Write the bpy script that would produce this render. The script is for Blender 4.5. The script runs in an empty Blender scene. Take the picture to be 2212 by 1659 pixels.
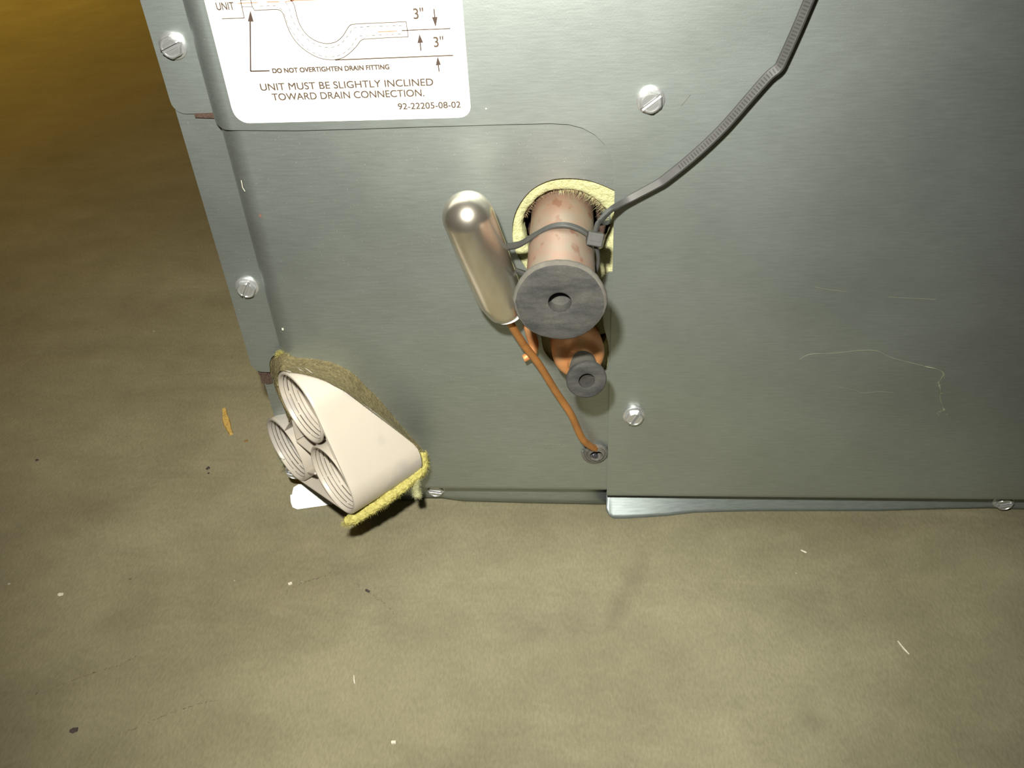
import bpy, bmesh, math, random
from mathutils import Vector, Matrix
from mathutils.geometry import tessellate_polygon
random.seed(7)
MM = 0.001
scene = bpy.context.scene
COL = scene.collection

# ------------------------------------------------------------------ camera
cam_d = bpy.data.cameras.new('camera')
cam = bpy.data.objects.new('camera', cam_d)
COL.objects.link(cam)
cam_d.sensor_width = 36.0
cam_d.lens = 36.0 * 1900.0 / 2212.0
cam_d.clip_start = 0.01
cam_d.clip_end = 50
RIGHT = Vector((0.997103486, 0.0593278274, -0.0475904063))
DOWN = Vector((0.000392726951, -0.629729694, -0.776814237))
FWD = Vector((-0.076055793, 0.774545494, -0.627928973))
m = Matrix((RIGHT, -DOWN, -FWD)).transposed().to_4x4()
CAMP = Vector((-11.075, -260.267, 284.087)) * MM
m.translation = CAMP
cam.matrix_world = m
scene.camera = cam

# ------------------------------------------------------------------ world, lights, exposure
w = bpy.data.worlds.new('room_air')
scene.world = w
w.use_nodes = True
bg = w.node_tree.nodes['Background']
bg.inputs[0].default_value = (1.0, 0.80, 0.46, 1)
bg.inputs[1].default_value = 0.024

# the compact camera's own flash, a little left of and above the lens
fl = bpy.data.lights.new('camera_flash', 'SPOT')
fl.energy = 10.6
fl.color = (1.0, 0.972, 0.865)
fl.shadow_soft_size = 0.0065
fl.spot_size = math.radians(97)
fl.spot_blend = 1.0
flo = bpy.data.objects.new('camera_flash', fl)
COL.objects.link(flo)
tilt = Matrix.Rotation(math.radians(-4.5), 4, 'X') @ Matrix.Rotation(math.radians(-2), 4, 'Y')
fm = m.copy() @ tilt
fm.translation = CAMP + RIGHT * (-0.024) - DOWN * 0.048
flo.matrix_world = fm

# warm work lamp hanging far behind and to the left of the unit
wl = bpy.data.lights.new('warm_room_lamp', 'AREA')
wl.shape = 'DISK'
wl.size = 0.5
wl.spread = math.radians(100)
wl.energy = 8.8
wl.color = (1.0, 0.58, 0.07)
wlo = bpy.data.objects.new('warm_room_lamp', wl)
COL.objects.link(wlo)
wlo.location = (-1.35, 1.75, 0.85)
wlo.rotation_euler = (Vector((-1.15, 1.35, 0)) - Vector(wlo.location)).to_track_quat('-Z', 'Y').to_euler()

scene.view_settings.view_transform = 'Standard'
scene.view_settings.look = 'None'
scene.view_settings.gamma = 1.0
scene.view_settings.use_curve_mapping = False
scene.view_settings.exposure = 0.0


# ------------------------------------------------------------------ materials
def srgb(r, g, b):
    f = lambda c: (c / 255 / 12.92) if c / 255 <= 0.04045 else ((c / 255 + 0.055) / 1.055) ** 2.4
    return (f(r), f(g), f(b), 1)


class NT:
    def __init__(s, name):
        s.m = bpy.data.materials.new(name)
        s.m.use_nodes = True
        s.t = s.m.node_tree
        s.b = s.t.nodes['Principled BSDF']
        tc = s.t.nodes.new('ShaderNodeTexCoord')
        s.co = tc.outputs['Object']

    def n(s, kind, **kw):
        nd = s.t.nodes.new(kind)
        for k, v in kw.items():
            if k.startswith('i_'):
                nd.inputs[k[2:].replace('_', ' ')].default_value = v
            else:
                setattr(nd, k, v)
        return nd

    def l(s, a, b):
        s.t.links.new(a, b)

    def map(s, scale, src=None, loc=(0, 0, 0), rot=(0, 0, 0)):
        mp = s.n('ShaderNodeMapping')
        mp.inputs['Scale'].default_value = scale
        mp.inputs['Location'].default_value = loc
        mp.inputs['Rotation'].default_value = rot
        s.l(src or s.co, mp.inputs['Vector'])
        return mp.outputs[0]

    def noise(s, vec, scale=1.0, detail=4, rough=0.55, dist=0.0):
        nd = s.n('ShaderNodeTexNoise')
        nd.inputs['Scale'].default_value = scale
        nd.inputs['Detail'].default_value = detail
        nd.inputs['Roughness'].default_value = rough
        nd.inputs['Distortion'].default_value = dist
        s.l(vec, nd.inputs['Vector'])
        return nd.outputs['Fac']

    def ramp(s, fac, stops, interp='LINEAR'):
        r = s.n('ShaderNodeValToRGB')
        r.color_ramp.interpolation = interp
        el = r.color_ramp.elements
        while len(el) < len(stops):
            el.new(0.5)
        for e, (p, c) in zip(el, stops):
            e.position = p
            e.color = c if len(c) == 4 else (*c, 1)
        s.l(fac, r.inputs[0])
        return r.outputs[0]

    def mix(s, fac, a, b, mode='MIX'):
        nd = s.n('ShaderNodeMix', data_type='RGBA', blend_type=mode)
        for sock, v in ((nd.inputs['Factor'], fac), (nd.inputs[6], a), (nd.inputs[7], b)):
            if hasattr(v, 'is_output') or isinstance(v, bpy.types.NodeSocket):
                s.l(v, sock)
            else:
                sock.default_value = v
        return nd.outputs[2]

    def math(s, op, a, b=0.0):
        nd = s.n('ShaderNodeMath', operation=op)
        for sock, v in ((nd.inputs[0], a), (nd.inputs[1], b)):
            if isinstance(v, bpy.types.NodeSocket):
                s.l(v, sock)
            else:
                sock.default_value = v
        return nd.outputs[0]

    def bump(s, h, strength=0.3, dist=0.0002, prev=None):
        b = s.n('ShaderNodeBump')
        b.inputs['Strength'].default_value = strength
        b.inputs['Distance'].default_value = dist
        s.l(h, b.inputs['Height'])
        if prev:
            s.l(prev, b.inputs['Normal'])
        return b.outputs[0]

    def set(s, **kw):
        for k, v in kw.items():
            sock = s.b.inputs[k.replace('_', ' ')]
            if isinstance(v, bpy.types.NodeSocket):
                s.l(v, sock)
            else:
                sock.default_value = v
        return s.m


def g(v, a=1):
    return (v, v, v, 1)


def mat_sheet(name, base=(0.415, 0.452, 0.452), metal=0.90, rough=0.475):
    t = NT(name)
    brush = t.noise(t.map((140, 1200, 1500)), 1.0, 3, 0.6)          # fine horizontal rolling marks
    blotch = t.noise(t.map((14, 14, 18)), 1.0, 4, 0.55)
    c1 = t.ramp(brush, [(0.3, [x * 0.92 for x in base]), (0.7, [x * 1.07 for x in base])])
    c2 = t.mix(0.5, c1, t.ramp(blotch, [(0.3, (0.43, 0.44, 0.41)), (0.7, (0.55, 0.57, 0.54))]), 'OVERLAY')
    fl_ = t.noise(t.map((2600, 2600, 2600)), 1.0, 1, 0.5)           # metal flakes in the finish
    spark = t.ramp(fl_, [(0.745, g(0)), (0.79, g(1))])
    c3 = t.mix(spark, c2, (0.80, 0.82, 0.80, 1))
    grain = t.noise(t.map((1500, 1500, 1500)), 1.0, 2, 0.6)
    nb = t.bump(brush, 0.09, 0.0001)
    nb = t.bump(grain, 0.14, 0.0001, nb)
    ro = t.math('ADD', t.math('MULTIPLY', blotch, 0.12), rough - 0.06)
    return t.set(Base_Color=c3, Metallic=metal, Roughness=ro, Normal=nb)


M_sheet = mat_sheet('grey_painted_steel')
M_sheet2 = mat_sheet('grey_painted_steel_lower', (0.40, 0.434, 0.432), 0.90, 0.475)


def mat_bare(name, base=(0.62, 0.64, 0.64), rough=0.38):
    t = NT(name)
    brush = t.noise(t.map((200, 900, 1500)), 1.0, 3, 0.6)
    c = t.ramp(brush, [(0.3, [x * 0.85 for x in base]), (0.7, [x * 1.08 for x in base])])
    return t.set(Base_Color=c, Metallic=0.8, Roughness=rough, Normal=t.bump(brush, 0.1, 0.0001))


M_galv = mat_bare('galvanised_steel', (0.29, 0.33, 0.33), 0.52)
M_zinc = mat_bare('zinc_plated_steel', (0.80, 0.80, 0.80), 0.30)


def mat_floor():
    t = NT('concrete')
    co = t.co
    big = t.noise(t.map((5, 5, 5)), 1.0, 5, 0.55, 0.6)
    swirl = t.noise(t.map((9, 26, 10), rot=(0, 0, 0.45)), 1.0, 4, 0.6, 0.8)
    mid = t.noise(t.map((55, 55, 55)), 1.0, 6, 0.62)
    fine = t.noise(t.map((1100, 420, 800), rot=(0, 0, 0.6)), 1.0, 4, 0.65)
    c = t.ramp(big, [(0.32, (0.150, 0.134, 0.082)), (0.68, (0.250, 0.230, 0.150))])
    c = t.mix(0.45, c, t.ramp(swirl, [(0.3, g(0.38)), (0.7, g(0.60))]), 'OVERLAY')
    c = t.mix(0.22, c, t.ramp(mid, [(0.3, g(0.32)), (0.7, g(0.68))]), 'OVERLAY')
    c = t.mix(0.26, c, t.ramp(fine, [(0.35, g(0.30)), (0.65, g(0.70))]), 'OVERLAY')
    speck = t.noise(t.map((260, 260, 260)), 1.0, 1, 0.5)
    c = t.mix(t.ramp(speck, [(0.80, g(0)), (0.83, g(0.55))]), c, (0.55, 0.52, 0.42, 1))
    pit = t.noise(t.map((170, 170, 170), loc=(3, 5, 1)), 1.0, 2, 0.5)
    c = t.mix(t.ramp(pit, [(0.205, g(0.7)), (0.235, g(0))]), c, (0.10, 0.075, 0.05, 1))
    # a rougher, dirtier streak in the slab and one old round print
    def blot(cx, cy, ang, lx, ly, amt, col):
        mp = t.n('ShaderNodeMapping', vector_type='TEXTURE')
        mp.inputs['Location'].default_value = (cx * MM, cy * MM, 0)
        mp.inputs['Rotation'].default_value = (0, 0, ang)
        mp.inputs['Scale'].default_value = (lx * MM, ly * MM, 1)
        t.l(t.co, mp.inputs['Vector'])
        ln = t.n('ShaderNodeVectorMath', operation='LENGTH')
        t.l(mp.outputs[0], ln.inputs[0])
        edge = t.math('ADD', ln.outputs['Value'], t.math('MULTIPLY', mid, 0.9))
        mk_ = t.ramp(edge, [(0.55, g(amt)), (1.0, g(0))])
        return t.mix(mk_, c, col)
    c = blot(8, -38, 1.17, 52, 11, 0.30, (0.105, 0.092, 0.06, 1))
    c = blot(68, -93, 0.3, 15, 12, 0.30, (0.115, 0.105, 0.07, 1))
    c = blot(-22, -55, 0.1, 60, 22, 0.22, (0.13, 0.118, 0.085, 1))
    # the fine wavy tool marks of the trowelled surface
    nb = t.bump(fine, 0.22, 0.0006)
    nb = t.bump(mid, 0.22, 0.0015, nb)
    nb = t.bump(swirl, 0.25, 0.004, nb)
    return t.set(Base_Color=c, Roughness=0.72, Normal=nb, Specular_IOR_Level=0.25)


M_floor = mat_floor()


def mat_simple(name, col, rough=0.6, metal=0.0, var=0.12, scale=200, bump=0.15, dist=0.0002, **kw):
    t = NT(name)
    nz = t.noise(t.map((scale,) * 3), 1.0, 4, 0.6)
    c = t.ramp(nz, [(0.3, [x * (1 - var) for x in col]), (0.7, [min(1, x * (1 + var)) for x in col])])
    return t.set(Base_Color=c, Roughness=rough, Metallic=metal, Normal=t.bump(nz, bump, dist), **kw)


M_label = mat_simple('label_paper', (0.80, 0.80, 0.78), 0.35, 0, 0.01, 80, 0.02)
M_ink = mat_simple('brown_ink', (0.07, 0.045, 0.027), 0.6, 0, 0.05)
M_ink_dark = mat_simple('dark_ink', (0.05, 0.03, 0.022), 0.6, 0, 0.05)
M_red = mat_simple('orange_ink', (0.45, 0.17, 0.09), 0.6, 0, 0.05)
M_foam_and_void = mat_simple('brown_foam_tape_and_void', (0.06, 0.035, 0.025), 0.95, 0, 0.4, 1500, 0.6, 0.0005)


def mat_pipe():
    t = NT('dusty_copper')
    cop = (0.27, 0.155, 0.112)
    dust = (0.235, 0.19, 0.145)
    nz = t.noise(t.map((120, 120, 120)), 1.0, 5, 0.6)
    fine = t.noise(t.map((900, 900, 900)), 1.0, 3, 0.6)
    f = t.ramp(nz, [(0.40, g(0.15)), (0.60, g(0.95))])
    c = t.mix(f, (*cop, 1), (*dust, 1))
    # band of bare reddish metal rubbed clean beside the cable tie
    nz2 = t.noise(t.map((260, 120, 120), loc=(4, 1, 2)), 1.0, 2, 0.5)
    c = t.mix(t.ramp(nz2, [(0.60, g(0)), (0.66, g(0.7))]), c, (0.19, 0.085, 0.052, 1))
    return t.set(Base_Color=c, Metallic=0.25, Roughness=0.48, Normal=t.bump(fine, 0.1, 0.0001))


def mat_copper():
    t = NT('bright_copper')
    nz = t.noise(t.map((180, 180, 180)), 1.0, 4, 0.6)
    c = t.ramp(nz, [(0.3, (0.50, 0.205, 0.075)), (0.7, (0.62, 0.29, 0.115))])
    dustf = t.ramp(t.noise(t.map((60, 60, 60), loc=(1, 2, 0)), 1.0, 4, 0.5), [(0.52, g(0)), (0.68, g(0.6))])
    c = t.mix(dustf, c, (0.44, 0.31, 0.17, 1))
    return t.set(Base_Color=c, Metallic=0.35, Roughness=0.50)


M_pipe = mat_pipe()
M_copper = mat_copper()
M_capillary = mat_simple('capillary_copper', (0.42, 0.19, 0.06), 0.38, 0.55, 0.22, 120, 0.05)


def mat_bulb():
    t = NT('nickel_plated_brass')
    nz = t.noise(t.map((160, 160, 60)), 1.0, 4, 0.6)
    c = t.ramp(nz, [(0.3, (0.66, 0.60, 0.50)), (0.7, (0.80, 0.76, 0.68))])
    return t.set(Base_Color=c, Metallic=0.95, Roughness=0.27, Normal=t.bump(nz, 0.03, 0.0001))


M_bulb = mat_bulb()


def mat_rubber():
    t = NT('dusty_black_rubber')
    nz = t.noise(t.map((90, 140, 260), rot=(0, .2, 0)), 1.0, 6, 0.65)
    fine = t.noise(t.map((1800, 1800, 1800)), 1.0, 2, 0.6)
    c = t.ramp(nz, [(0.35, (0.022, 0.0225, 0.022)), (0.68, (0.060, 0.058, 0.052))])
    c = t.mix(0.3, c, t.ramp(fine, [(0.3, g(0.3)), (0.7, g(0.7))]), 'OVERLAY')
    return t.set(Base_Color=c, Roughness=0.85, Normal=t.bump(fine, 0.25, 0.0002))


M_rubber = mat_rubber()
M_dusty_neck = mat_simple('dust_coated_rubber', (0.088, 0.082, 0.070), 0.9, 0, 0.2, 300, 0.2)
M_tie = mat_simple('grey_black_nylon', (0.038, 0.038, 0.036), 0.55, 0, 0.15, 300, 0.05)
M_grommet = mat_simple('grommet_rubber', (0.10, 0.095, 0.085), 0.38, 0, 0.4, 250, 0.1)


def mat_pvc():
    t = NT('cream_plastic')
    nz = t.noise(t.map((22, 22, 22), loc=(1.2, 0.4, 2.0)), 1.0, 3, 0.5)
    c = t.ramp(nz, [(0.50, (0.47, 0.425, 0.365)), (0.53, (0.40, 0.37, 0.335))])
    sm = t.noise(t.map((90, 90, 90)), 1.0, 4, 0.6)
    c = t.mix(t.ramp(sm, [(0.62, g(0)), (0.75, g(0.35))]), c, (0.42, 0.36, 0.29, 1))
    return t.set(Base_Color=c, Roughness=0.42, Subsurface_Weight=0.12, Subsurface_Scale=0.003)


M_pvc = mat_pvc()
M_grime = mat_simple('thread_grime', (0.075, 0.06, 0.045), 0.9, 0, 0.3)


def mat_foam(name, lo, hi, glint=0.5):
    t = NT(name)
    nz = t.noise(t.map((600, 600, 600)), 1.0, 3, 0.7)
    sp = t.noise(t.map((1700, 1700, 1700)), 1.0, 1, 0.5)
    c = t.ramp(nz, [(0.3, lo), (0.7, hi)])
    c = t.mix(t.ramp(sp, [(0.70, g(0)), (0.76, g(glint))]), c, (0.80, 0.72, 0.42, 1))
    return t.set(Base_Color=c, Roughness=0.8, Normal=t.bump(nz, 0.9, 0.0008))


M_foam = mat_foam('olive_glass_foam', (0.085, 0.068, 0.026), (0.19, 0.155, 0.07))
M_fibre = mat_foam('yellow_fibre', (0.32, 0.28, 0.065), (0.50, 0.46, 0.15), 0.2)
M_pad = mat_foam('pale_yellow_insulation', (0.31, 0.31, 0.15), (0.46, 0.46, 0.26), 0.25)
M_brownfib = mat_simple('brown_fuzz', (0.20, 0.14, 0.08), 0.9, 0, 0.4, 800)
M_chip = mat_simple('yellow_wood', (0.50, 0.33, 0.09), 0.7, 0, 0.3, 900, 0.3)
M_crumb = mat_simple('brown_crumb', (0.22, 0.13, 0.05), 0.8, 0, 0.3, 900, 0.3)
M_dark = mat_simple('dark_grit', (0.05, 0.04, 0.035), 0.9, 0, 0.3)
M_pale = mat_simple('pale_grit', (0.62, 0.58, 0.48), 0.8, 0, 0.2)
M_lint = mat_simple('pale_lint', (0.17, 0.18, 0.12), 0.8, 0, 0.2)
M_scratch = mat_simple('scratched_paint', (0.24, 0.25, 0.17), 0.4, 0.3, 0.2)
M_chipbrown = mat_simple('rust_spot', (0.16, 0.08, 0.06), 0.8, 0, 0.2)


# ------------------------------------------------------------------ object helpers
def tag(o, label=None, cat=None, group=None, kind=None):
    if label: o['label'] = label
    if cat: o['category'] = cat
    if group: o['group'] = group
    if kind: o['kind'] = kind
    return o


ORI = {}


def thing(name, origin, label, cat, group=None):
    o = bpy.data.objects.new(name, None)
    o.empty_display_size = 0.01
    o.location = Vector(origin) * MM
    COL.objects.link(o)
    ORI[o.name] = Vector(origin)
    return tag(o, label, cat, group)


def mk(name, verts, faces, mat, parent=None, smooth=False, origin=None, mats=None, fmat=None, recalc=True, flat=None):
    """verts in world millimetres; children keep their verts relative to the thing's base"""
    if parent is not None:
        og = ORI[parent.name]
    else:
        og = Vector(origin) if origin is not None else Vector((0, 0, 0))
    me = bpy.data.meshes.new(name)
    me.from_pydata([(Vector(v) - og) * MM for v in verts], [], faces)
    if recalc:
        bm = bmesh.new()
        bm.from_mesh(me)
        bmesh.ops.remove_doubles(bm, verts=bm.verts, dist=2e-6)
        bmesh.ops.recalc_face_normals(bm, faces=bm.faces)
        bm.to_mesh(me)
        bm.free()
    me.materials.append(mat)
    for x in (mats or []):
        me.materials.append(x)
    if fmat and not recalc:
        for p, i in zip(me.polygons, fmat):
            p.material_index = i
    if smooth:
        me.polygons.foreach_set('use_smooth', [True] * len(me.polygons))
        if flat is not None:
            me.set_sharp_from_angle(angle=math.radians(flat))
    o = bpy.data.objects.new(name, me)
    COL.objects.link(o)
    if parent is not None:
        o.parent = parent
    else:
        o.location = og * MM
    ORI[o.name] = og
    return o


def bevel(o, width, seg=2, angle=30):
    b = o.modifiers.new('bevel', 'BEVEL')
    b.width = width * MM
    b.segments = seg
    b.limit_method = 'ANGLE'
    b.angle_limit = math.radians(angle)
    return o


def solid(o, th, offset=-1):
    s = o.modifiers.new('thickness', 'SOLIDIFY')
    s.thickness = th * MM
    s.offset = offset
    return o


def box(x0, x1, y0, y1, z0, z1):
    v = [(x, y, z) for x in (x0, x1) for y in (y0, y1) for z in (z0, z1)]
    f = [(0, 1, 3, 2), (4, 6, 7, 5), (0, 4, 5, 1), (2, 3, 7, 6), (0, 2, 6, 4), (1, 5, 7, 3)]
    return v, f


def join(parts):
    V, F = [], []
    for v, f in parts:
        n = len(V)
        V += list(v)
        F += [tuple(i + n for i in q) for q in f]
    return V, F


def frame(d):
    d = d.normalized()
    u = d.cross(Vector((0, 0, 1)))
    if u.length < 1e-4:
        u = d.cross(Vector((1, 0, 0)))
    u.normalize()
    return u, u.cross(d).normalized()


def lathe(p0, axis, prof, n=48, cap0=True, cap1=True, wob=None):
    """prof: list of (distance along axis, radius)"""
    p0 = Vector(p0)
    ax = Vector(axis).normalized()
    u, w_ = frame(ax)
    V, F = [], []
    for k, (d, r) in enumerate(prof):
        for i in range(n):
            a = 2 * math.pi * i / n
            rr = r * (1 + (wob(i, k) if wob else 0))
            V.append(p0 + ax * d + (u * math.cos(a) + w_ * math.sin(a)) * rr)
    for k in range(len(prof) - 1):
        for i in range(n):
            j = (i + 1) % n
            F.append((k * n + i, k * n + j, (k + 1) * n + j, (k + 1) * n + i))
    if cap0: F.append(tuple(range(n - 1, -1, -1)))
    if cap1: F.append(tuple((len(prof) - 1) * n + i for i in range(n)))
    return V, F


def spline(pts, per=8):
    P = [Vector(p) for p in pts]
    out = []
    for i in range(len(P) - 1):
        p0, p1, p2, p3 = P[max(i - 1, 0)], P[i], P[i + 1], P[min(i + 2, len(P) - 1)]
        for k in range(per):
            t = k / per
            out.append(0.5 * ((2 * p1) + (p2 - p0) * t + (2 * p0 - 5 * p1 + 4 * p2 - p3) * t * t + (3 * p1 - p0 - 3 * p2 + p3) * t ** 3))
    out.append(P[-1])
    return out


def tube(pts, r, n=12, caps=True):
    V, F = [], []
    P = [Vector(p) for p in pts]
    u = None
    for i, p in enumerate(P):
        d = (P[min(i + 1, len(P) - 1)] - P[max(i - 1, 0)]).normalized()
        if u is None:
            u, _ = frame(d)
        u = (u - d * u.dot(d)).normalized()
        w_ = d.cross(u)
        rr = r(i / (len(P) - 1)) if callable(r) else r
        for k in range(n):
            a = 2 * math.pi * k / n
            V.append(p + (u * math.cos(a) + w_ * math.sin(a)) * rr)
    for i in range(len(P) - 1):
        for k in range(n):
            j = (k + 1) % n
            F.append((i * n + k, i * n + j, (i + 1) * n + j, (i + 1) * n + k))
    if caps:
        F.append(tuple(range(n - 1, -1, -1)))
        F.append(tuple((len(P) - 1) * n + k for k in range(n)))
    return V, F


def strap(pts, normals, wd, th, chamf=0.25):
    wfn = wd if callable(wd) else (lambda t: wd)
    wd = wfn(1)
    """flat strap: wd across, th thick, normals give the broad face's direction"""
    V, F = [], []
    P = [Vector(p) for p in pts]
    sec = [(-.5, -.5 + chamf), (-.5, .5 - chamf), (-.5 + chamf * th / wd, .5), (.5 - chamf * th / wd, .5), (.5, .5 - chamf), (.5, -.5 + chamf),
           (.5 - chamf * th / wd, -.5), (-.5 + chamf * th / wd, -.5)]
    for i, p in enumerate(P):
        d = (P[min(i + 1, len(P) - 1)] - P[max(i - 1, 0)]).normalized()
        nn = Vector(normals[i] if isinstance(normals, list) else normals)
        nn = (nn - d * nn.dot(d)).normalized()
        s = d.cross(nn)
        for a, b in sec:
            V.append(p + s * a * wfn(i / (len(P) - 1)) + nn * b * th)
    k = len(sec)
    for i in range(len(P) - 1):
        for q in range(k):
            j = (q + 1) % k
            F.append((i * k + q, i * k + j, (i + 1) * k + j, (i + 1) * k + q))
    F.append(tuple(range(k - 1, -1, -1)))
    F.append(tuple((len(P) - 1) * k + q for q in range(k)))
    return V, F


def sheet(outline, holes, f3):
    """flat tessellated face with holes; f3 maps (a, b) to a 3-D point"""
    loops = [[Vector((a, b, 0)) for a, b in outline]] + [[Vector((a, b, 0)) for a, b in h] for h in holes]
    flatl = [p for l in loops for p in l]
    tri = tessellate_polygon(loops)
    return [f3(p.x, p.y) for p in flatl], [tuple(t) for t in tri]


def grid(rows):
    V, F = [], []
    n = len(rows[0])
    for r in rows:
        V += [Vector(p) for p in r]
    for i in range(len(rows) - 1):
        for j in range(n - 1):
            F.append((i * n + j, i * n + j + 1, (i + 1) * n + j + 1, (i + 1) * n + j))
    return V, F


def flatten(o):
    for p in o.data.polygons:
        if abs(p.normal.y) > .9995: p.use_smooth = False


def face_front(o):
    """open sheets: make the broad faces look towards -Y so that the thickness goes inwards"""
    me = o.data
    s = sum(p.normal.y * p.area for p in me.polygons)
    if s > 0:
        me.flip_normals()


def arc(cx, cz, r, a0, a1, n):
    return [(cx + r * math.cos(math.radians(a0 + (a1 - a0) * i / n)), cz + r * math.sin(math.radians(a0 + (a1 - a0) * i / n))) for i in range(n + 1)]


# ------------------------------------------------------------------ the floor
FZ = -1.0
fl_bm = bmesh.new()
bmesh.ops.create_grid(fl_bm, x_segments=40, y_segments=40, size=3.0)
me = bpy.data.meshes.new('floor')
fl_bm.to_mesh(me)
fl_bm.free()
me.materials.append(M_floor)
floor = bpy.data.objects.new('floor', me)
floor.location = (0, 0, FZ * MM)
COL.objects.link(floor)
tag(floor, 'dusty beige concrete floor with fine trowel marks, faint cracks and specks', kind='structure')
ORI[floor.name] = Vector((0, 0, FZ))


def crack(pts, wd=0.45, gap=0.35):
    P = spline([(x, y, 0) for x, y in pts], 14)
    parts = []
    for i in range(len(P) - 1):
        if random.random() < gap: continue
        a, b = P[i], P[i + 1]
        j = Vector((random.uniform(-.5, .5), random.uniform(-.5, .5), 0))
        a, b = a + j, b + j * 0.6
        s = (b - a).normalized().cross(Vector((0, 0, 1))) * wd * random.uniform(.3, 1)
        zz = Vector((0, 0, FZ + 0.05))
        n = [a - s * .3 + zz, a + s * .5 + zz, b + s * .3 + zz, b - s * .5 + zz]
        top = [v + Vector((0, 0, 0.05)) for v in n]
        parts.append((n + top, [(0, 1, 2, 3), (7, 6, 5, 4), (0, 4, 5, 1), (1, 5, 6, 2), (2, 6, 7, 3), (3, 7, 4, 0)]))
    V, F = join(parts)
    return mk('crack', V, F, M_crack, floor, recalc=False)


M_crack = mat_simple('crack_dirt', (0.14, 0.11, 0.075), 0.95, 0, 0.4, 400)
for pts in ([(-131.8, -46), (-125.9, -39.4), (-115.6, -34), (-110.6, -30.2)],
            [(-101.2, -38.4), (-94.6, -42.8), (-88.2, -47.2), (-83.6, -52.6)],
            [(-211.4, -91.1), (-205, -87.6), (-193.4, -81.5), (-185.8, -78.3), (-178.8, -73)],
            [(-178.3, -107.8), (-168.4, -103.1), (-158.7, -97.4), (-146.6, -92.5), (-141.8, -91.4)]):
    crack(pts)

# ------------------------------------------------------------------ the cabinet
cab = thing('air_handler_cabinet', (130, 220, FZ), 'grey painted sheet-steel coil cabinet standing on the concrete floor', 'cabinet')
CR = 320          # right end, outside the frame
CT = 520          # top, outside the frame

# casing shell behind the removable panels
parts = [box(-138.6, -137.6, 14, 450, 80, CT), box(-138.6, -137.6, 40, 450, 0, 80), box(-138, CR, 449, 450, 0, CT),
         box(-138, CR, 9, 450, CT - 1, CT), box(CR - 1, CR, 9, 450, 0, CT), box(-100, CR, 40, 450, 0, 1),
         box(-138.0, -120, 9.7, 10.4, 44.6, 84)]
V, F = join(parts)
casing = mk('casing', V, F, M_sheet2, cab, recalc=False)
casing['label'] = 'plain folded steel shell behind the front panels'

# ---- upper panel: one L-shaped sheet that laps over the lower plate
SE = [(-120, 176.2), (-99.8, 175.6), (-80, 175.7), (-61.4, 175.9), (-32.6, 176.1), (-20, 176.1), (-14.5, 175.7), (-10, 174.4), (-6.2, 172.1), (-3.2, 168.9), (-1.1, 165.2), (0.0, 161), (0.3, 156.5), (0.35, 130), (0.45, 70), (0.6, 14.2)]
out = SE + [(CR, 14.2), (CR, CT), (-120, CT)]
parts = [sheet(out, [], lambda a, b: Vector((a, 0, b)))]
# left rounded step and flange
rows = []
NB = 30
for i in range(NB + 1):
    a = math.radians(90 * i / NB)
    x, y = -120 - 7.4 * math.sin(a), 6.6 - 6.6 * math.cos(a)
    zb = 176.2 + 3.0 * max(0, (i - 7) / (NB - 7)) ** 1.2
    rows.append([(x, y, CT), (x, y, zb)])
parts.append(grid(rows))
fl_pts = [(-127.4, 179.2), (-136.6, 179.2)] + arc(-136.6, 183.4, 4.2, 270, 180, 6)[1:] + [(-140.8, CT), (-127.4, CT)]
parts.append(sheet(fl_pts, [], lambda a, b: Vector((a, 6.6, b))))
# bottom rounded return
rows = []
for i in range(19):
    a = math.radians(90 * i / 18)
    y, z = 4.0 - 4.0 * math.cos(a), 14.2 - 4.0 * math.sin(a)
    rows.append([(0.6, y, z), (CR, y, z)])
rows.append([(0.6, 8.5, 10.2), (CR, 8.5, 10.2)])
parts.append(grid(rows))
V, F = join(parts)
up = mk('upper_panel', V, F, M_sheet, cab)
face_front(up)
solid(up, 0.9)
up['label'] = 'large grey front panel with the white label, lapping over the lower plate'

# ---- lower plate with the pipe opening and the cut-out for the drain fitting
Y1 = 1.0
cut = [(-117.6, 81.6), (-113, 82.6), (-106.5, 81.6), (-101.2, 78.6), (-97.6, 74.6), (-94.8, 69.8), (-91.0, 64.6), (-87.4, 57.8), (-84.8, 52.2), (-80.2, 43.6),
       (-76.4, 37.0), (-74.6, 31.0), (-75.2, 26.0), (-77.8, 21.6), (-81, 18.2), (-84, 16.6)]
out = [(-117.6, 178)] + [(-117.6, 120)] + cut + [(3.5, 16.6), (3.5, 158), (-3, 172), (-14, 178)]
hole = [(2.2, 154.0), (0.4, 152.7), (-3.8, 154.8), (-8.3, 156.5), (-14.2, 157.3), (-20.1, 156.8), (-25.4, 154.3), (-29.3, 150.4), (-32.3, 144.9), (-33.5, 138.8), (-33.4, 133.5),
        (-32.1, 128.6), (-29.6, 124.0), (-27.4, 119), (-26.2, 110), (-24.7, 91.6), (-23.2, 86.3), (-20.4, 82.8), (-17, 80), (-13, 78.4), (-6, 78), (-1.4, 78.8), (-0.4, 80.6), (-0.2, 90),
        (-2.3, 100), (-3.1, 112), (-3.0, 118), (-2.2, 120.6), (-0.6, 121.8), (2.2, 122)]
hole = [hole[0]] + [(p.x, p.z) for p in spline([(a, 0, b) for a, b in hole[1:-1]], 4)] + [hole[-1]]
grom_c = (-4.3, 37.3)
ghole = [(grom_c[0] + 4.1 * math.cos(t * math.pi / 12), grom_c[1] + 4.1 * math.sin(t * math.pi / 12)) for t in range(24)]
parts = [sheet(out, [hole[::-1], ghole], lambda a, b: Vector((a, Y1, b)))]
rows = []
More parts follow.
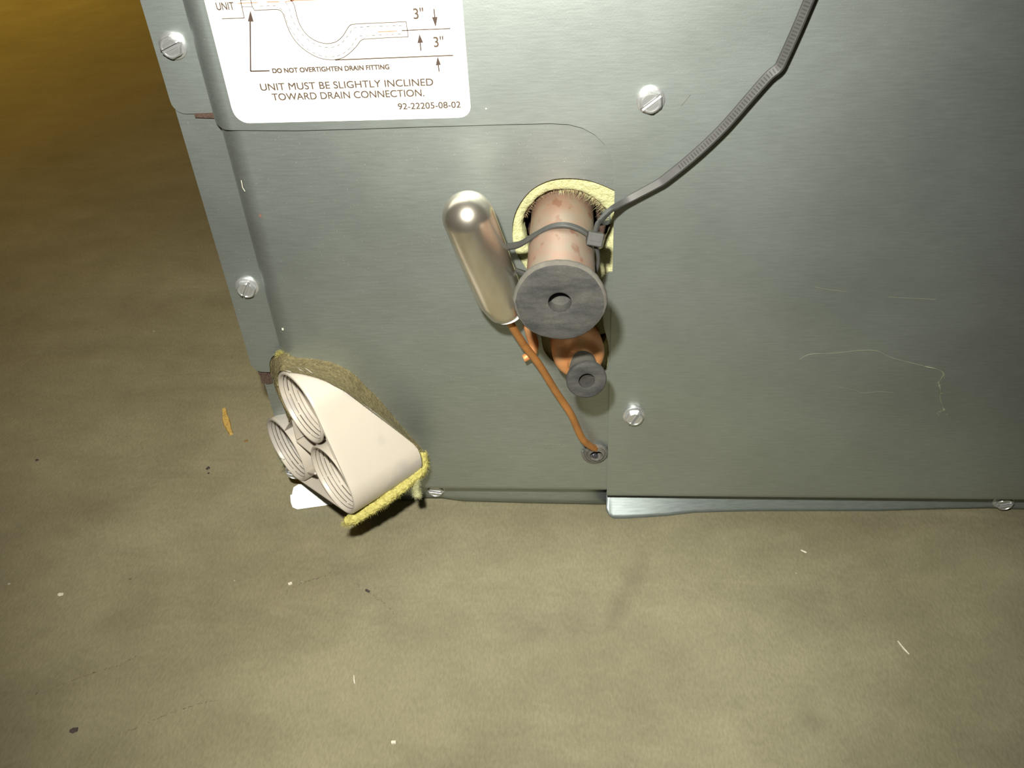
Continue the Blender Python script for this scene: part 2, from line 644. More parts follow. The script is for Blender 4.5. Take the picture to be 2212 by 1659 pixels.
for i in range(NB + 1):
    a = math.radians(90 * i / NB)
    x, y = -117.6 - 8.6 * math.sin(a), Y1 + 6.0 - 6.0 * math.cos(a)
    zb = 81.6 + 5.3 * (i / NB) ** 2
    rows.append([(x, y, 178), (x, y, 120), (x, y, zb)])
parts.append(grid(rows))
fl_pts = [(-126.2, 86.9), (-126.4, 80), (-128, 73.2), (-134.5, 73.0)] + arc(-135.6, 77.6, 4.7, 265, 180, 6)[1:] + [(-140.4, 181.5), (-126.2, 181.5), (-126.2, 178)]
parts.append(sheet(fl_pts, [], lambda a, b: Vector((a, 7.5, b))))
rows = []
for i in range(19):
    a = math.radians(90 * i / 18)
    y, z = Y1 + 4.0 - 4.0 * math.cos(a), 16.6 - 4.0 * math.sin(a)
    rows.append([(-84, y, z), (3.5, y, z)])
rows.append([(-84, 9, 12.6), (3.5, 9, 12.6)])
parts.append(grid(rows))
V, F = join(parts)
lo = mk('lower_plate', V, F, M_sheet2, cab)
face_front(lo)
solid(lo, 0.8)
lo['label'] = 'smaller grey plate with the keyhole opening the pipes come out of'

# ---- base flange behind the lower plate, with its corner bent outwards
NBX = [(-100, 9.0), (-87.5, 8.6), (-80, 8.9), (-72, 9.0), (-62.5, 8.3), (-50, 8.0), (-33.7, 7.6), (-15, 7.4), (2.5, 7.2)]
rows = [[(x, 8.6, 24) for x, y in NBX], [(x, 8.4, 12) for x, y in NBX], [(x, y, 3) for x, y in NBX], [(x, y, FZ + (1.6 if -84 < x < -66 else 0.2)) for x, y in NBX]]
V, F = grid(rows)
bf = mk('base_flange', V, F, M_sheet2, cab, smooth=True)
face_front(bf)
solid(bf, 0.8)
# tongue bent outwards at the corner
tg = [(-138.5, 5.1), (-138.1, 6.4), (-136.0, 7.2), (-124.8, 6.2), (-116.6, 3.3), (-112.4, -0.4), (-118.9, -0.5), (-134.2, -0.6), (-136.2, -0.6), (-138.2, 0.2), (-139.1, 1.9), (-139.4, 4.1), (-138.6, 4.3)]
tv, tf = sheet(tg, [], lambda a, b: Vector((a, 1.8 + .2 * (a + 136.6) + (b + 1), b)))
tab = mk('corner_tongue', tv, tf, M_zinc, cab)
face_front(tab)
solid(tab, 0.8)
tab['label'] = 'bright bare metal tongue bent outwards at the bottom corner'

# ---- base flange below the large panel: flared out at its left end
PX = [0.75, 2.0, 3.6, 8, 16, 26.5, 38.5, 52, 68, 92, 116.6, 140, 162, 180, 240, CR]
BY = [1.2, -0.2, -0.9, -0.8, -0.1, 1.0, 3.1, 3.9, 4.5, 4.9, 5.3, 6.2, 7.0, 6.8, 6.8, 6.8]
BZ = [2.4, 0.2, -0.6, -0.8, -0.8, -0.8, -0.8, -0.8, -0.8, -0.8, -0.8, -0.2, 0.0, -0.6, -0.8, -0.8]
TOPZ = [9.0] * len(PX)
rows = []
for k in range(9):
    t = k / 8
    row = []
    for x, by, bz in zip(PX, BY, BZ):
        y = 7.9 + (by - 7.9) * t ** 1.15
        row.append((x, y, 9.4 + (bz - 9.4) * t))
    rows.append(row)
rows = [[(x, 8.1, 22) for x in PX]] + rows
V, F = grid(rows)
rf = mk('base_flange', V, F, M_galv, cab, smooth=True, flat=40)
face_front(rf)
solid(rf, 0.8)
rf['label'] = 'flared bright steel flange along the floor under the large panel'

# dark foam strip showing under the end of the upper flange, and the one below the lower flange
V, F = box(-134.0, -126.8, 6.2, 7.4, 177.9, 179.4)
for i in range(len(V)):
    V[i] = (V[i][0], V[i][1], V[i][2] + random.uniform(-.25, .25))
mk('foam_strip', V, F, M_foam_and_void, cab, recalc=False)
parts = []
for i in range(5):
    for j in range(4):
        x, z = -138.8 + i * .85, 66.0 + j * 1.6
        parts.append(box(x, x + 1.0, 9.3 - random.random() * .7, 12, z, z + 1.7))
V, F = join(parts)
mk('foam_strip', V, F, M_foam_and_void, cab, recalc=False)

# ---- screws: flanged hexagon heads with a slot
def screw_mesh():
    parts = []
    ax = Vector((0, -1, 0))
    parts.append(lathe((0, 0.3, 0), ax, [(0, 4.1), (0.5, 4.3), (0.9, 4.25), (1.25, 3.7), (1.3, 3.3)], 36))
    R = 3.55
    hexp = [Vector((R * math.cos(math.radians(60 * k)), 0, R * math.sin(math.radians(60 * k)))) for k in range(6)]
    def ring(s, y): return [Vector((p.x * s, y, p.z * s)) for p in hexp]
    V = ring(1, -0.7) + ring(1, -1.9)
    F = [(k, (k + 1) % 6, 6 + (k + 1) % 6, 6 + k) for k in range(6)] + [(6, 7, 8, 9, 10, 11)]
    parts.append((V, F))
    # two crown halves either side of the slot, each with a rounded shoulder
    for sg in (1, -1):
        def half(s, y, off):
            pts = []
            n = 14
            for i in range(n + 1):
                a = math.radians(180 * i / n)
                d = Vector((math.cos(a), 0, math.sin(a)))
                k = min((R * math.cos(math.radians(30))) / max(0.0001, math.cos(math.radians(((180 * i / n) % 60) - 30))), R)
                rr = k * s if s > .9 else R * 0.86 * s * 1.06
                pts.append(Vector((d.x * rr, y, sg * (d.z * rr * (1 - off / R) + off))))
            return pts
        loops = [half(1, -1.85, .48), half(1, -2.5, .48), half(.88, -2.95, .5), half(.74, -3.0, .55), half(.68, -2.8, .6)]
        n = len(loops[0])
        V = [p for l in loops for p in l]
        F = []
        for k in range(len(loops) - 1):
            for i in range(n):
                j = (i + 1) % n
                F.append((k * n + i, k * n + j, (k + 1) * n + j, (k + 1) * n + i))
        F.append(tuple((len(loops) - 1) * n + i for i in range(n)))
        parts.append((V, F))
    V, F = join(parts)
    me = bpy.data.meshes.new('screw')
    me.from_pydata([Vector(v) * MM for v in V], [], F)
    bm = bmesh.new()
    bm.from_mesh(me)
    bmesh.ops.recalc_face_normals(bm, faces=bm.faces)
    bm.to_mesh(me)
    bm.free()
    me.materials.append(M_screw)
    me.polygons.foreach_set('use_smooth', [True] * len(me.polygons))
    me.set_sharp_from_angle(angle=math.radians(35))
    return me


M_screw = mat_bare('zinc_screw', (0.62, 0.63, 0.64), 0.36)
smesh = screw_mesh()
for (x, y, z), ang, tilt, lab in (
        ((10.2, 0.05, 182.8), -38, 0, 'slotted hexagon screw right of the label'),
        ((10.1, 0.05, 57.7), -62, 7, 'slotted hexagon screw right of the small rubber grommet'),
        ((-134.6, 6.6, 200.8), -22, 0, 'slotted hexagon screw in the upper left flange'),
        ((-133.0, 7.5, 113.2), -60, 6, 'slotted hexagon screw in the lower left flange'),
        ((-73.9, 9.4, 6.9), 8, 0, 'half hidden screw under the lower plate'),
        ((166.4, 7.4, 4.4), -18, 0, 'half hidden screw under the large panel'),
        ((-135.6, 10.0, 16.5), 20, 0, 'screw almost hidden behind the drain fitting')):
    o = bpy.data.objects.new('screw', smesh)
    COL.objects.link(o)
    o.parent = cab
    o.location = (Vector((x, y, z)) - ORI[cab.name]) * MM
    o.rotation_euler = (math.radians(tilt), math.radians(ang), 0)
    o['label'] = lab

# ---- white instruction label
lb = [(-118.6, 300), (-118.6, 183.4)] + arc(-114.0, 182.9, 4.5, 180, 268, 8)[1:] + [(-80, 178.45), (-48.4, 178.6)] + arc(-47.6, 182.2, 3.5, 280, 360, 8) + [(-44.1, 300)]
V, F = sheet(lb, [], lambda a, b: Vector((a, -0.04, b)))
lab = mk('instruction_label', V, F, M_label, cab)
face_front(lab)
solid(lab, 0.12, 1)
lab['label'] = 'glossy white instruction label with rounded corners and a drain trap drawing'
LY = -0.20


def text(body, x0, z0, x1, z1, mat=M_ink, bold=0.0):
    """lettering from (x0,z0) to (x1,z1) along the baseline, capital height h"""
    cu = bpy.data.curves.new('t', 'FONT')
    cu.body = body
    cu.size = 1.0
    cu.offset = 0
    cu.extrude = 0
    to = bpy.data.objects.new('t', cu)
    COL.objects.link(to)
    bpy.context.view_layer.update()
    dg = bpy.context.evaluated_depsgraph_get()
    me0 = bpy.data.meshes.new_from_object(to.evaluated_get(dg))
    vs = [v.co.copy() for v in me0.vertices]
    fs = [tuple(p.vertices) for p in me0.polygons]
    bpy.data.objects.remove(to)
    bpy.data.curves.remove(cu)
    bpy.data.meshes.remove(me0)
    return vs, fs


def place_text(body, x0, z0, x1, z1, h, mat=M_ink, bold=0.0, ref='H'):
    vs, fs = text(body, x0, z0, x1, z1, mat, bold)
    mnx, mxx = min(v.x for v in vs), max(v.x for v in vs)
    rv, _ = text(ref, 0, 0, 1, 0, mat, bold)
    hh = max(v.y for v in rv) - min(v.y for v in rv)
    sx = (x1 - x0) / (mxx - mnx)
    sz = h / hh
    V = [(x0 + (v.x - mnx) * sx, LY, z0 + (z1 - z0) * (v.x - mnx) / (mxx - mnx) + v.y * sz) for v in vs]
    e = 0.045 + bold * 3          # stroke weight of the print
    V2, F2 = [], []
    for k, (dx, dz) in enumerate(((-e, -e), (e, -e), (e, e), (-e, e))):
        n0 = len(V2)
        V2 += [(a + dx, b - .002 * k, c + dz) for a, b, c in V]
        F2 += [tuple(q + n0 for q in f) for f in fs]
    o = mk('lettering', V2, F2, mat, lab_parent, recalc=False)
    return o


lab_parent = lab
T = place_text
T('UNIT', -115.5, 212.4, -110.3, 212.4, 2.05)
T('DO NOT OVERTIGHTEN DRAIN FITTING', -103.1, 193.83, -67.5, 194.09, 1.35, bold=0.012)
T('UNIT MUST BE SLIGHTLY INCLINED', -108.0, 188.6, -54.8, 188.84, 2.1)
T('TOWARD DRAIN CONNECTION.', -105.0, 185.47, -57.9, 185.64, 2.1)
T('92-22205-08-02', -66.4, 181.67, -47.1, 181.83, 1.9)
T('3"', -58.4, 208.2, -55.5, 208.3, 2.85)
T('3"', -53.4, 200.15, -50.5, 200.2, 2.85)


def stroke(pts, wd, mat=M_ink, dash=None, name='drawn_line', parent=None):
    P = [Vector((a, LY - 0.01, b)) for a, b in pts]
    parts = []
    L = 0
    for i in range(len(P) - 1):
        a, b = P[i], P[i + 1]
        d = (b - a)
        ln = d.length
        if ln < 1e-6: continue
        d.normalize()
        s = Vector((-d.z, 0, d.x)) * wd / 2
        segs = [(0, ln)]
        if dash:
            segs = []
            on, off = dash
            t = -((L) % (on + off))
            while t < ln:
                s0, s1 = max(t, 0), min(t + on, ln)
                if s1 > s0: segs.append((s0, s1))
                t += on + off
        for s0, s1 in segs:
            p, q = a + d * s0, a + d * (s1 + (0 if dash else wd * .2))
            parts.append(([p - s, p + s, q + s, q - s], [(0, 1, 2, 3)]))
        L += ln
    V, F = join(parts)
    return mk(name, V, F, mat, lab, recalc=False)


def tri(pts, mat=M_ink_dark):
    V = [Vector((a, LY - 0.02, b)) for a, b in pts]
    return mk('arrowhead', V, [(0, 1, 2)], mat, lab, recalc=False)


def sm(pts, per=6):
    return [(p.x, p.z) for p in spline([(a, 0, b) for a, b in pts], per)]


TU = [(-93.25, 214.5), (-92.58, 213.02), (-92.41, 210.05), (-91.95, 207.42), (-90.5, 204.72), (-88.42, 203.05), (-86.17, 202.21), (-84.19, 202.08), (-82.1, 202.56), (-80.06, 203.96), (-78.57, 205.7), (-77.6, 206.77), (-76.33, 207.29), (-72.18, 207.39)]
TL = [(-73.85, 203.01), (-74.92, 202.55), (-76.35, 201.05), (-78.67, 199.17), (-80.91, 197.86), (-83.43, 197.34), (-85.84, 197.44), (-88.55, 198.15), (-91.45, 199.92), (-93.8, 202.32), (-95.24, 205.05), (-95.87, 207.72), (-96.15, 209.79), (-96.51, 211.22), (-97.53, 211.99), (-100.08, 212.07)]
stroke([(-94.6, 216.6), (-93.7, 215.3)] + sm(TU) + [(-60.8, 207.54), (-60.66, 203.32), (-68.46, 203.17)] + sm(TL) + [(-104.45, 211.98), (-104.95, 213.2), (-104.9, 217)], 0.23)
stroke([(-94.93, 214.0)] + sm([(-94.26, 212.52), (-94.02, 209.36), (-93.06, 206.88), (-91.71, 204.68), (-89.69, 202.7), (-87.14, 201.35), (-84.81, 200.9), (-82.34, 201.22), (-80.11, 202.5), (-78.2, 204.36), (-76.54, 206.02), (-75.3, 206.36), (-71.92, 206.52)]) + [(-61.71, 206.52)], 0.17, dash=(0.95, 0.95))
stroke([(-102.6, 213.14)] + sm([(-98.27, 213.08), (-96.53, 212.03), (-95.83, 209.78), (-95.36, 207.33), (-94.12, 204.63), (-92.31, 201.69), (-89.88, 199.68), (-86.88, 198.42), (-84.09, 198.14), (-81.14, 198.85), (-78.44, 200.53), (-76.47, 202.78), (-75.1, 203.89), (-72.31, 203.96)]) + [(-62.0, 204.2)], 0.17, dash=(0.95, 0.95))
stroke([(-114.74, 209.95), (-108.03, 210.0), (-107.9, 217)], 0.25)
stroke([(-108.1, 213.1), (-105.0, 213.03)], 0.15)
stroke([(-108.0, 214.9), (-104.9, 214.9)], 0.15)
stroke([(-108.9, 214.07), (-103.17, 214.08)], 0.24, M_red)
stroke([(-100.38, 214.2), (-96.79, 214.15)], 0.28, M_red)
stroke([(-95.1, 214.1), (-92.5, 214.3)], 0.24, M_red)
stroke([(-93.5, 214.42), (-78, 214.3)], 0.34, M_red)
stroke([(-69.4, 204.94), (-63.87, 204.97)], 0.30, M_red)
stroke([(-62.36, 205.11), (-48.18, 205.26)], 0.30)
stroke([(-83.45, 197.22), (-48.09, 197.6)], 0.36)
stroke([(-103.95, 194.55), (-109.84, 194.6), (-106.4, 209.5)], 0.42, M_ink_dark)
tri([(-107.22, 209.0), (-105.5, 208.88), (-105.71, 212.05)])
stroke([(-52.36, 210.83), (-52.37, 208.1)], 0.36, M_ink_dark)
tri([(-53.17, 208.57), (-51.54, 208.6), (-52.37, 205.75)])
stroke([(-57.39, 199.16), (-57.4, 201.85)], 0.36, M_ink_dark)
tri([(-58.2, 201.42), (-56.48, 201.52), (-57.31, 204.0)])
stroke([(-52.65, 192.93), (-52.71, 195.12)], 0.36, M_ink_dark)
tri([(-53.46, 194.82), (-51.93, 194.94), (-52.67, 197.45)])

# small marks in the paint, and one dark gap at the seam
def fleck(pts, wd, mat, name='scratch', y=-0.02, parent=None):
    parts = []
    P = [Vector((a, y, b)) for a, b in pts]
    for i in range(len(P) - 1):
        a, b = P[i], P[i + 1]
        d = (b - a).normalized()
        s = Vector((-d.z, 0, d.x)) * wd / 2
        k = (i + .5) / (len(P) - 1)
        parts.append(box(0, 0, 0, 0, 0, 0) if False else ([a - s * .8, a + s * .8, b + s * .8, b - s * .8] + [v + Vector((0, -.04, 0)) for v in (a - s * .8, a + s * .8, b + s * .8, b - s * .8)],
                     [(0, 1, 2, 3), (7, 6, 5, 4), (0, 4, 5, 1), (1, 5, 6, 2), (2, 6, 7, 3), (3, 7, 4, 0)]))
    V, F = join(parts)
    return mk(name, V, F, mat, parent or cab, recalc=False)


fleck([(94.9, 111.6), (103, 111.0), (110.8, 110.5)], 0.16, M_scratch)
fleck([(69.4, 115.8), (75, 114.7), (80.5, 113.8)], 0.10, M_scratch)
fleck([(-118.7, 145.0), (-118.6, 146.2)], 1.0, M_chipbrown, 'paint_chip', y=0.96)
fleck([(-122.0, 158.6), (-122.2, 156.0), (-121.7, 154.6)], 0.25, M_pale, 'scratch', y=1.0)
fleck([(-121.1, 98.0), (-121.0, 99.0)], 0.8, M_pale, 'paint_chip', y=1.05)
fleck([(-39.6, 181.2), (-39.2, 181.3)], 0.5, M_pale, 'paint_chip')
fleck([(22.0, 184.0), (19.5, 180.6)], 0.10, M_dark)
fleck([(0.2, 40.6), (0.3, 36.8)], 0.5, M_dark, 'shaded_gap', y=0.2)  # dark strip painted in for the shaded gap in the seam beside the grommet

# ------------------------------------------------------------------ insulation pad seen through the pipe opening
def hole_pad():
    # ring: outer loop hidden behind the plate, inner loop around the pipe
    cx, cz = -15.4, 137.4
    n = 96
    rows = []
    def rin(a):
        base = 14.9 + 0.35 * math.sin(3 * a + 1) + 0.2 * math.sin(7 * a)
        return base
    for (yy, f) in ((8.5, -0.3), (3.6, 0.0), (2.8, 0.7), (2.6, 2.0), (2.6, 30)):
        r_ = []
        for i in range(n + 1):
            a = 2 * math.pi * i / n
            r = rin(a) + f
            jx = 0.16 * random.uniform(-1, 1) if i not in (0, n) and f < 1 else 0
            x, z = cx + (r + jx) * math.cos(a), cz + (r + jx) * math.sin(a)
            z = min(z, 163)
            x = min(max(x, -45), 12)
            r_.append((x, yy + (0.3 * math.sin(5 * a) if f < 5 else 0), z))
        rows.append(r_)
    return grid(rows)


pad = thing('insulation_pad', (-15.4, 6, 100), 'pale yellow fibreglass insulation around the wide copper pipe inside the keyhole opening', 'insulation')
V, F = hole_pad()
mk('pad_rim', V, F, M_pad, pad, smooth=True)
# lower part of the opening: a sheet of the same pad with an oval gap for the thin line
outl = [(-36, 122.5), (-36, 70), (10, 70), (10, 122.5)]
oval = [(-10.6 + 9.9 * math.cos(t * math.pi / 16), 96.5 + 13.5 * math.sin(t * math.pi / 16)) for t in range(32)]
V, F = sheet(outl, [oval], lambda a, b: Vector((a, 3.4, b)))
o = mk('pad_sheet', V, F, M_pad, pad)
face_front(o)
solid(o, 5)
# added dark sheet standing in for the shade of the duct space behind
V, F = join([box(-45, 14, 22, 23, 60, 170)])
o = mk('dark_backing', V, F, M_foam_and_void, pad, recalc=False)
o['label'] = 'dark sheet standing in for the shaded space deep inside the opening'


def fibres(pts_fn, n, ln, mat, name, parent, rad=0.045, droop=0.0):
    parts = []
    for i in range(n):
        p, d = pts_fn()
        p, d = Vector(p), Vector(d).normalized()
        L = ln * random.uniform(.35, 1.25)
        j = Vector((random.uniform(-1, 1), random.uniform(-1, 1), random.uniform(-1, 1)))
        q = p + (d + j * .45) * L * .5
        r = q + (d + j * .9 + Vector((0, 0, -droop))) * L * .5
        s = Vector((random.uniform(-1, 1), random.uniform(-.3, .3), random.uniform(-1, 1))).normalized() * rad
        t_ = s.cross(d).normalized() * rad
        V = [p - s, p + s, p + t_, q - s * .8, q + s * .8, q + t_ * .8, r]
        F = [(0, 1, 4, 3), (1, 2, 5, 4), (2, 0, 3, 5), (3, 4, 6), (4, 5, 6), (5, 3, 6)]
        parts.append((V, F))
    V, F = join(parts)
    o = mk(name, V, F, mat, parent, recalc=False)
    o['kind'] = 'stuff'
    return o


def f1():
    a = math.radians(random.choice([random.uniform(30, 160), random.uniform(30, 100)]))
    r = 14.8
    return (-15.4 + r * math.cos(a), 2.9 + random.uniform(0, 1.2), 137.4 + r * math.sin(a)), (-math.cos(a) * .8, -.4, -math.sin(a))


fibres(f1, 420, 1.6, M_brownfib, 'frayed_fibres', pad, 0.05)
fibres(lambda: ((lambda a: ((-15.4 + 14.8 * math.cos(a), 3.0, 137.4 + 14.8 * math.sin(a)), (-math.cos(a), -.3, -math.sin(a))))(math.radians(random.uniform(15, 100)))), 130, 2.3, M_pad, 'frayed_fibres', pad, 0.05)

# small folded bracket catching the light inside the opening
br = thing('folded_bracket', (-1, 8, 140), 'small blue grey folded metal edge inside the opening right of the wide pipe', 'bracket')
rows = [[(-4.4, 6.5, 137.0), (-3.4, 5.5, 144.2)], [(-1.5, 4.0, 138.6), (-1.0, 4.0, 145.2)], [(1.5, 3.6, 140.6), (1.5, 3.6, 145.6)], [(2.2, 6.0, 141.0), (2.2, 6.0, 146)]]
V, F = grid(rows)
o = mk('bent_edge', V, F, M_galv, br, smooth=True)
solid(o, 0.6)

# ------------------------------------------------------------------ wide suction pipe with its plug
PXC, PZC = -16.7, 140.2
sp = thing('suction_pipe', (PXC, 0, PZC), 'wide dusty copper pipe standing straight out of the keyhole opening', 'pipe')
def wobp(i, k): return 0.004 * math.sin(i * .9 + k)
R1 = 10.55
V, F = lathe((PXC, 20, PZC), (0, -1, 0), [(0, R1), (20, R1), (40, R1), (56, R1), (59, R1 + .05), (61.0, R1 + .5), (61.6, R1 + .5), (61.6, R1 - 1), (30, R1 - 1.1)], 64, cap0=True, cap1=True, wob=wobp)
mk('copper_tube', V, F, M_pipe, sp, smooth=True, flat=40)
sp_label = 0
pl = thing('rubber_plug', (PXC, -41, PZC), 'large round dusty black rubber plug capping the wide copper pipe', 'plug', 'rubber plugs in the pipe ends')
def wobc(i, k):
    return (0.010 * math.sin(i * 1.7) + 0.012 * math.sin(i * 0.37 + 2) + random.uniform(-.006, .006)) if k > 2 and k < 8 else 0
prof = [(-3, R1 - 1.2), (0, R1 - 1.2), (0.2, R1 + .35), (1.4, R1 + 1.3), (2.6, 13.2), (3.4, 13.75), (4.1, 13.8), (4.7, 13.45), (5.0, 12.9), (5.2, 12.2), (5.25, 8), (5.15, 3.95), (4.9, 3.45), (1.2, 3.3), (0.9, 2.6)]
rj = [[random.uniform(-.005, .005) for _ in range(96)] for _ in prof]
def wobc(i, k):
    return (0.0035 * math.sin(i * 1.7) + 0.008 * math.sin(i * 0.37 + 2) + rj[k][i] * .5) if 2 < k < 9 else 0
V, F = lathe((PXC, -40.0, PZC), (0, -1, 0), prof[:9], 96, cap0=True, cap1=False, wob=wobc)
mk('plug_rim', V, F, M_dusty_neck, pl, smooth=True, flat=60)['label'] = 'dusty rim'
V, F = lathe((PXC, -40.0, PZC), (0, -1, 0), prof[8:], 96, cap0=False, cap1=True, wob=lambda i, k: wobc(i, k + 8))
mk('plug_face', V, F, M_rubber, pl, smooth=True, flat=50)

# ------------------------------------------------------------------ narrow liquid line with its plug
a0, a1 = Vector((-11.6, 0, 93.4)), Vector((-7.9, -30, 98.2))
dax = (a1 - a0).normalized()
lp = thing('liquid_line_stub', tuple(a0), 'short bright orange copper pipe end under the large plug', 'pipe')
prof = [(-14, 9.0), (0, 9.2), (4, 9.3), (8, 9.3), (10.5, 9.1), (12.4, 8.5), (13.8, 7.5), (14.8, 6.3), (15.6, 5.2), (16.2, 4.75), (17.5, 4.6), (24, 4.5)]
V, F = lathe(a0 + Vector((-.8, 0, 0)), (dax + Vector((.0, 0, 0))), prof, 64)
mk('copper_bell', V, F, M_copper, lp, smooth=True, flat=60)
pl2 = thing('rubber_plug', tuple(a0 + dax * 26), 'small round black rubber plug on the narrow copper pipe end', 'plug', 'rubber plugs in the pipe ends')
prof = [(0, 4.55), (0.3, 4.75), (4.0, 4.85), (8.2, 5.1), (9.6, 5.6), (10.6, 6.4), (11.2, 6.8), (12.4, 6.85), (13.1, 6.6), (13.3, 6.1), (13.3, 3.2), (13.1, 2.75), (10.5, 2.6), (10.3, 2.0)]
V, F = lathe(a0 + dax * 16.6 + Vector((-.5, 0, 0)), dax, prof, 64, wob=lambda i, k: (0.006 * math.sin(i * 1.3) + random.uniform(-.004, .004)) if 5 < k < 9 else 0)
# dusty neck and dark face are two tones of the one plug
V1, F1 = lathe(a0 + dax * 16.6 + Vector((-.5, 0, 0)), dax, prof[:7], 64)
mk('plug_neck', V1, F1, M_dusty_neck, pl2, smooth=True, flat=60)['label'] = 'dust covered neck'
V1, F1 = lathe(a0 + dax * 16.6 + Vector((-.5, 0, 0)), dax, prof[6:], 64)
mk('plug_head', V1, F1, M_rubber, pl2, smooth=True, flat=50)

# crimped end of a thin copper tube hanging behind the wide pipe
ct = thing('crimped_copper_tube', (-29, 0, 90), 'thin crimped copper tube end peeping out left below the large plug', 'tube')
V, F = tube(spline([(-29.5, 6, 112), (-30.3, 2, 104), (-28.6, -1, 97.5), (-27.6, -2.2, 93.5), (-28.2, -3.2, 90.6)], 6), 1.9, 14)
mk('tube_wall', V, F, M_copper, ct, smooth=True, flat=60)
V, F = tube(spline([(-28.0, -2.6, 91.4), (-29.2, -3.6, 89.8), (-30.9, -4.4, 88.9), (-31.4, -4.6, 88.7)], 4), lambda t: 1.7 - .35 * t, 12)
mk('crimped_tip', V, F, M_copper, ct, smooth=True, flat=60)

# ------------------------------------------------------------------ sensing bulb with its capillary
bt, bb = Vector((-46.1, -21.0, 160.4)), Vector((-35.4, -12.0, 112.4))
bax = (bb - bt).normalized()
BL = (bb - bt).length
bulb = thing('sensing_bulb', tuple(bb), 'shiny nickel cylinder with a domed end leaning against the wide copper pipe', 'sensing bulb')
RB = 8.05
prof = []
for i in range(13):
    a = math.radians(90 * i / 12)
    prof.append((RB * (1 - math.cos(a)) * 1.0 - RB * .05, max(0.02, RB * math.sin(a))))
prof += [(BL * .5, RB), (BL - 9.0, RB * .985), (BL - 6.5, RB * .93), (BL - 3.5, RB * .84), (BL - .9, RB * .74), (BL - .1, RB * .66), (BL + .1, RB * .5), (BL + .2, .8)]
V, F = lathe(bt - bax * 2.2, bax, prof, 64)
mk('bulb_shell', V, F, M_bulb, bulb, smooth=True, flat=70)
cp = spline([tuple(bb - bax * 1.2), (-34.6, -10.6, 108.2), (-31.6, -8.0, 99.4), (-30.6, -7.2, 96.6), (-25.6, -5.6, 86.6), (-20.0, -4.6, 73.6), (-14.5, -4.2, 62.2), (-11.4, -4.0, 52.8), (-9.4, -3.6, 47.6), (-7.0, -2.4, 43.6), (-4.9, -1.0, 40.8), (-3.4, 1.5, 38.6), (-2.9, 8, 37.4)], 8)
V, F = tube(cp, 1.42, 16)
o = mk('capillary_tube', V, F, M_capillary, bulb, smooth=True, flat=60)
o['label'] = 'thin bent copper capillary'
V, F = lathe(bb - bax * 2.9 + Vector((.6, 0, 0)), bax, [(0, 4.9), (0.2, 5.5), (.75, 5.5), (.95, 4.9)], 40)
mk('white_washer', V, F, M_label, bulb, smooth=True, flat=40)

# ------------------------------------------------------------------ grommet
gr = thing('rubber_grommet', (grom_c[0], 0, grom_c[1]), 'small worn rubber grommet where the thin copper tube enters the plate', 'grommet')
prof = [(-3.2, 3.2), (-2.2, 4.1), (.6, 4.2), (1.0, 4.9), (1.9, 4.7), (2.3, 4.1), (2.0, 3.7), (2.6, 3.3), (2.8, 2.7), (2.1, 2.3), (-1.0, 2.1), (-1.6, 1.2)]
V, F = lathe((grom_c[0], Y1, grom_c[1]), (0.06, -1, -.05), prof, 48)
mk('ribbed_ring', V, F, M_grommet, gr, smooth=True, flat=60)
lip = [(grom_c[0] + 5.3 * math.cos(math.radians(a)), Y1 - .6, grom_c[1] - .1 + 5.5 * math.sin(math.radians(a))) for a in range(170, 310, 8)]
V, F = tube(lip, lambda t: .25 + .55 * math.sin(math.pi * min(1, t * 1.05)) ** .7, 8)
mk('curled_lip', V, F, M_grommet, gr, smooth=True)
V, F = lathe((grom_c[0] - .9, Y1 - 1.3, grom_c[1] - 2.3), (0, -1, 0.1), [(-.8, 2.0), (0, 1.9), (.5, 1.4), (.7, .5)], 20)
mk('sealant_bead', V, F, mat_simple('wet_black_sealant', (0.035, 0.035, 0.04), 0.12, 0, 0.1), gr, smooth=True)

# ------------------------------------------------------------------ cable tie
tie = thing('cable_tie', (-7, -20, 147), 'grey black nylon cable tie round the wide pipe, its long tail pointing up right', 'cable tie')
# loop round pipe and bulb
lpts = [(-46, -8.5, 133), (-40, -11, 137.5), (-33.5, -14.0, 141.2), (-29.8, -16, 143.2), (-24.5, -17.8, 147.6), (-20.2, -18.8, 150.6), (-16.2, -19.4, 151.7), (-12.5, -19.6, 151.0), (-9.0, -19.8, 149.0), (-6.6, -20, 146.0), (-5.2, -20.0, 141.5), (-5.4, -20, 137), (-7.6, -19.4, 132.4), (-11.5, -18.4, 129.4), (-16.5, -17, 128.6), (-24, -14, 129.2), (-33, -9.5, 130), (-42, -6.5, 130.5), (-46, -8.5, 133)]
P = spline(lpts, 6)
cen = Vector((PXC, -18, PZC))
N = []
for p in P:
    d = p - cen
    d.y *= .25
    N.append(d.normalized())
V, F = strap(P, N, 2.3, 1.1)
mk('strap_loop', V, F, M_tie, tie, smooth=True, flat=30)
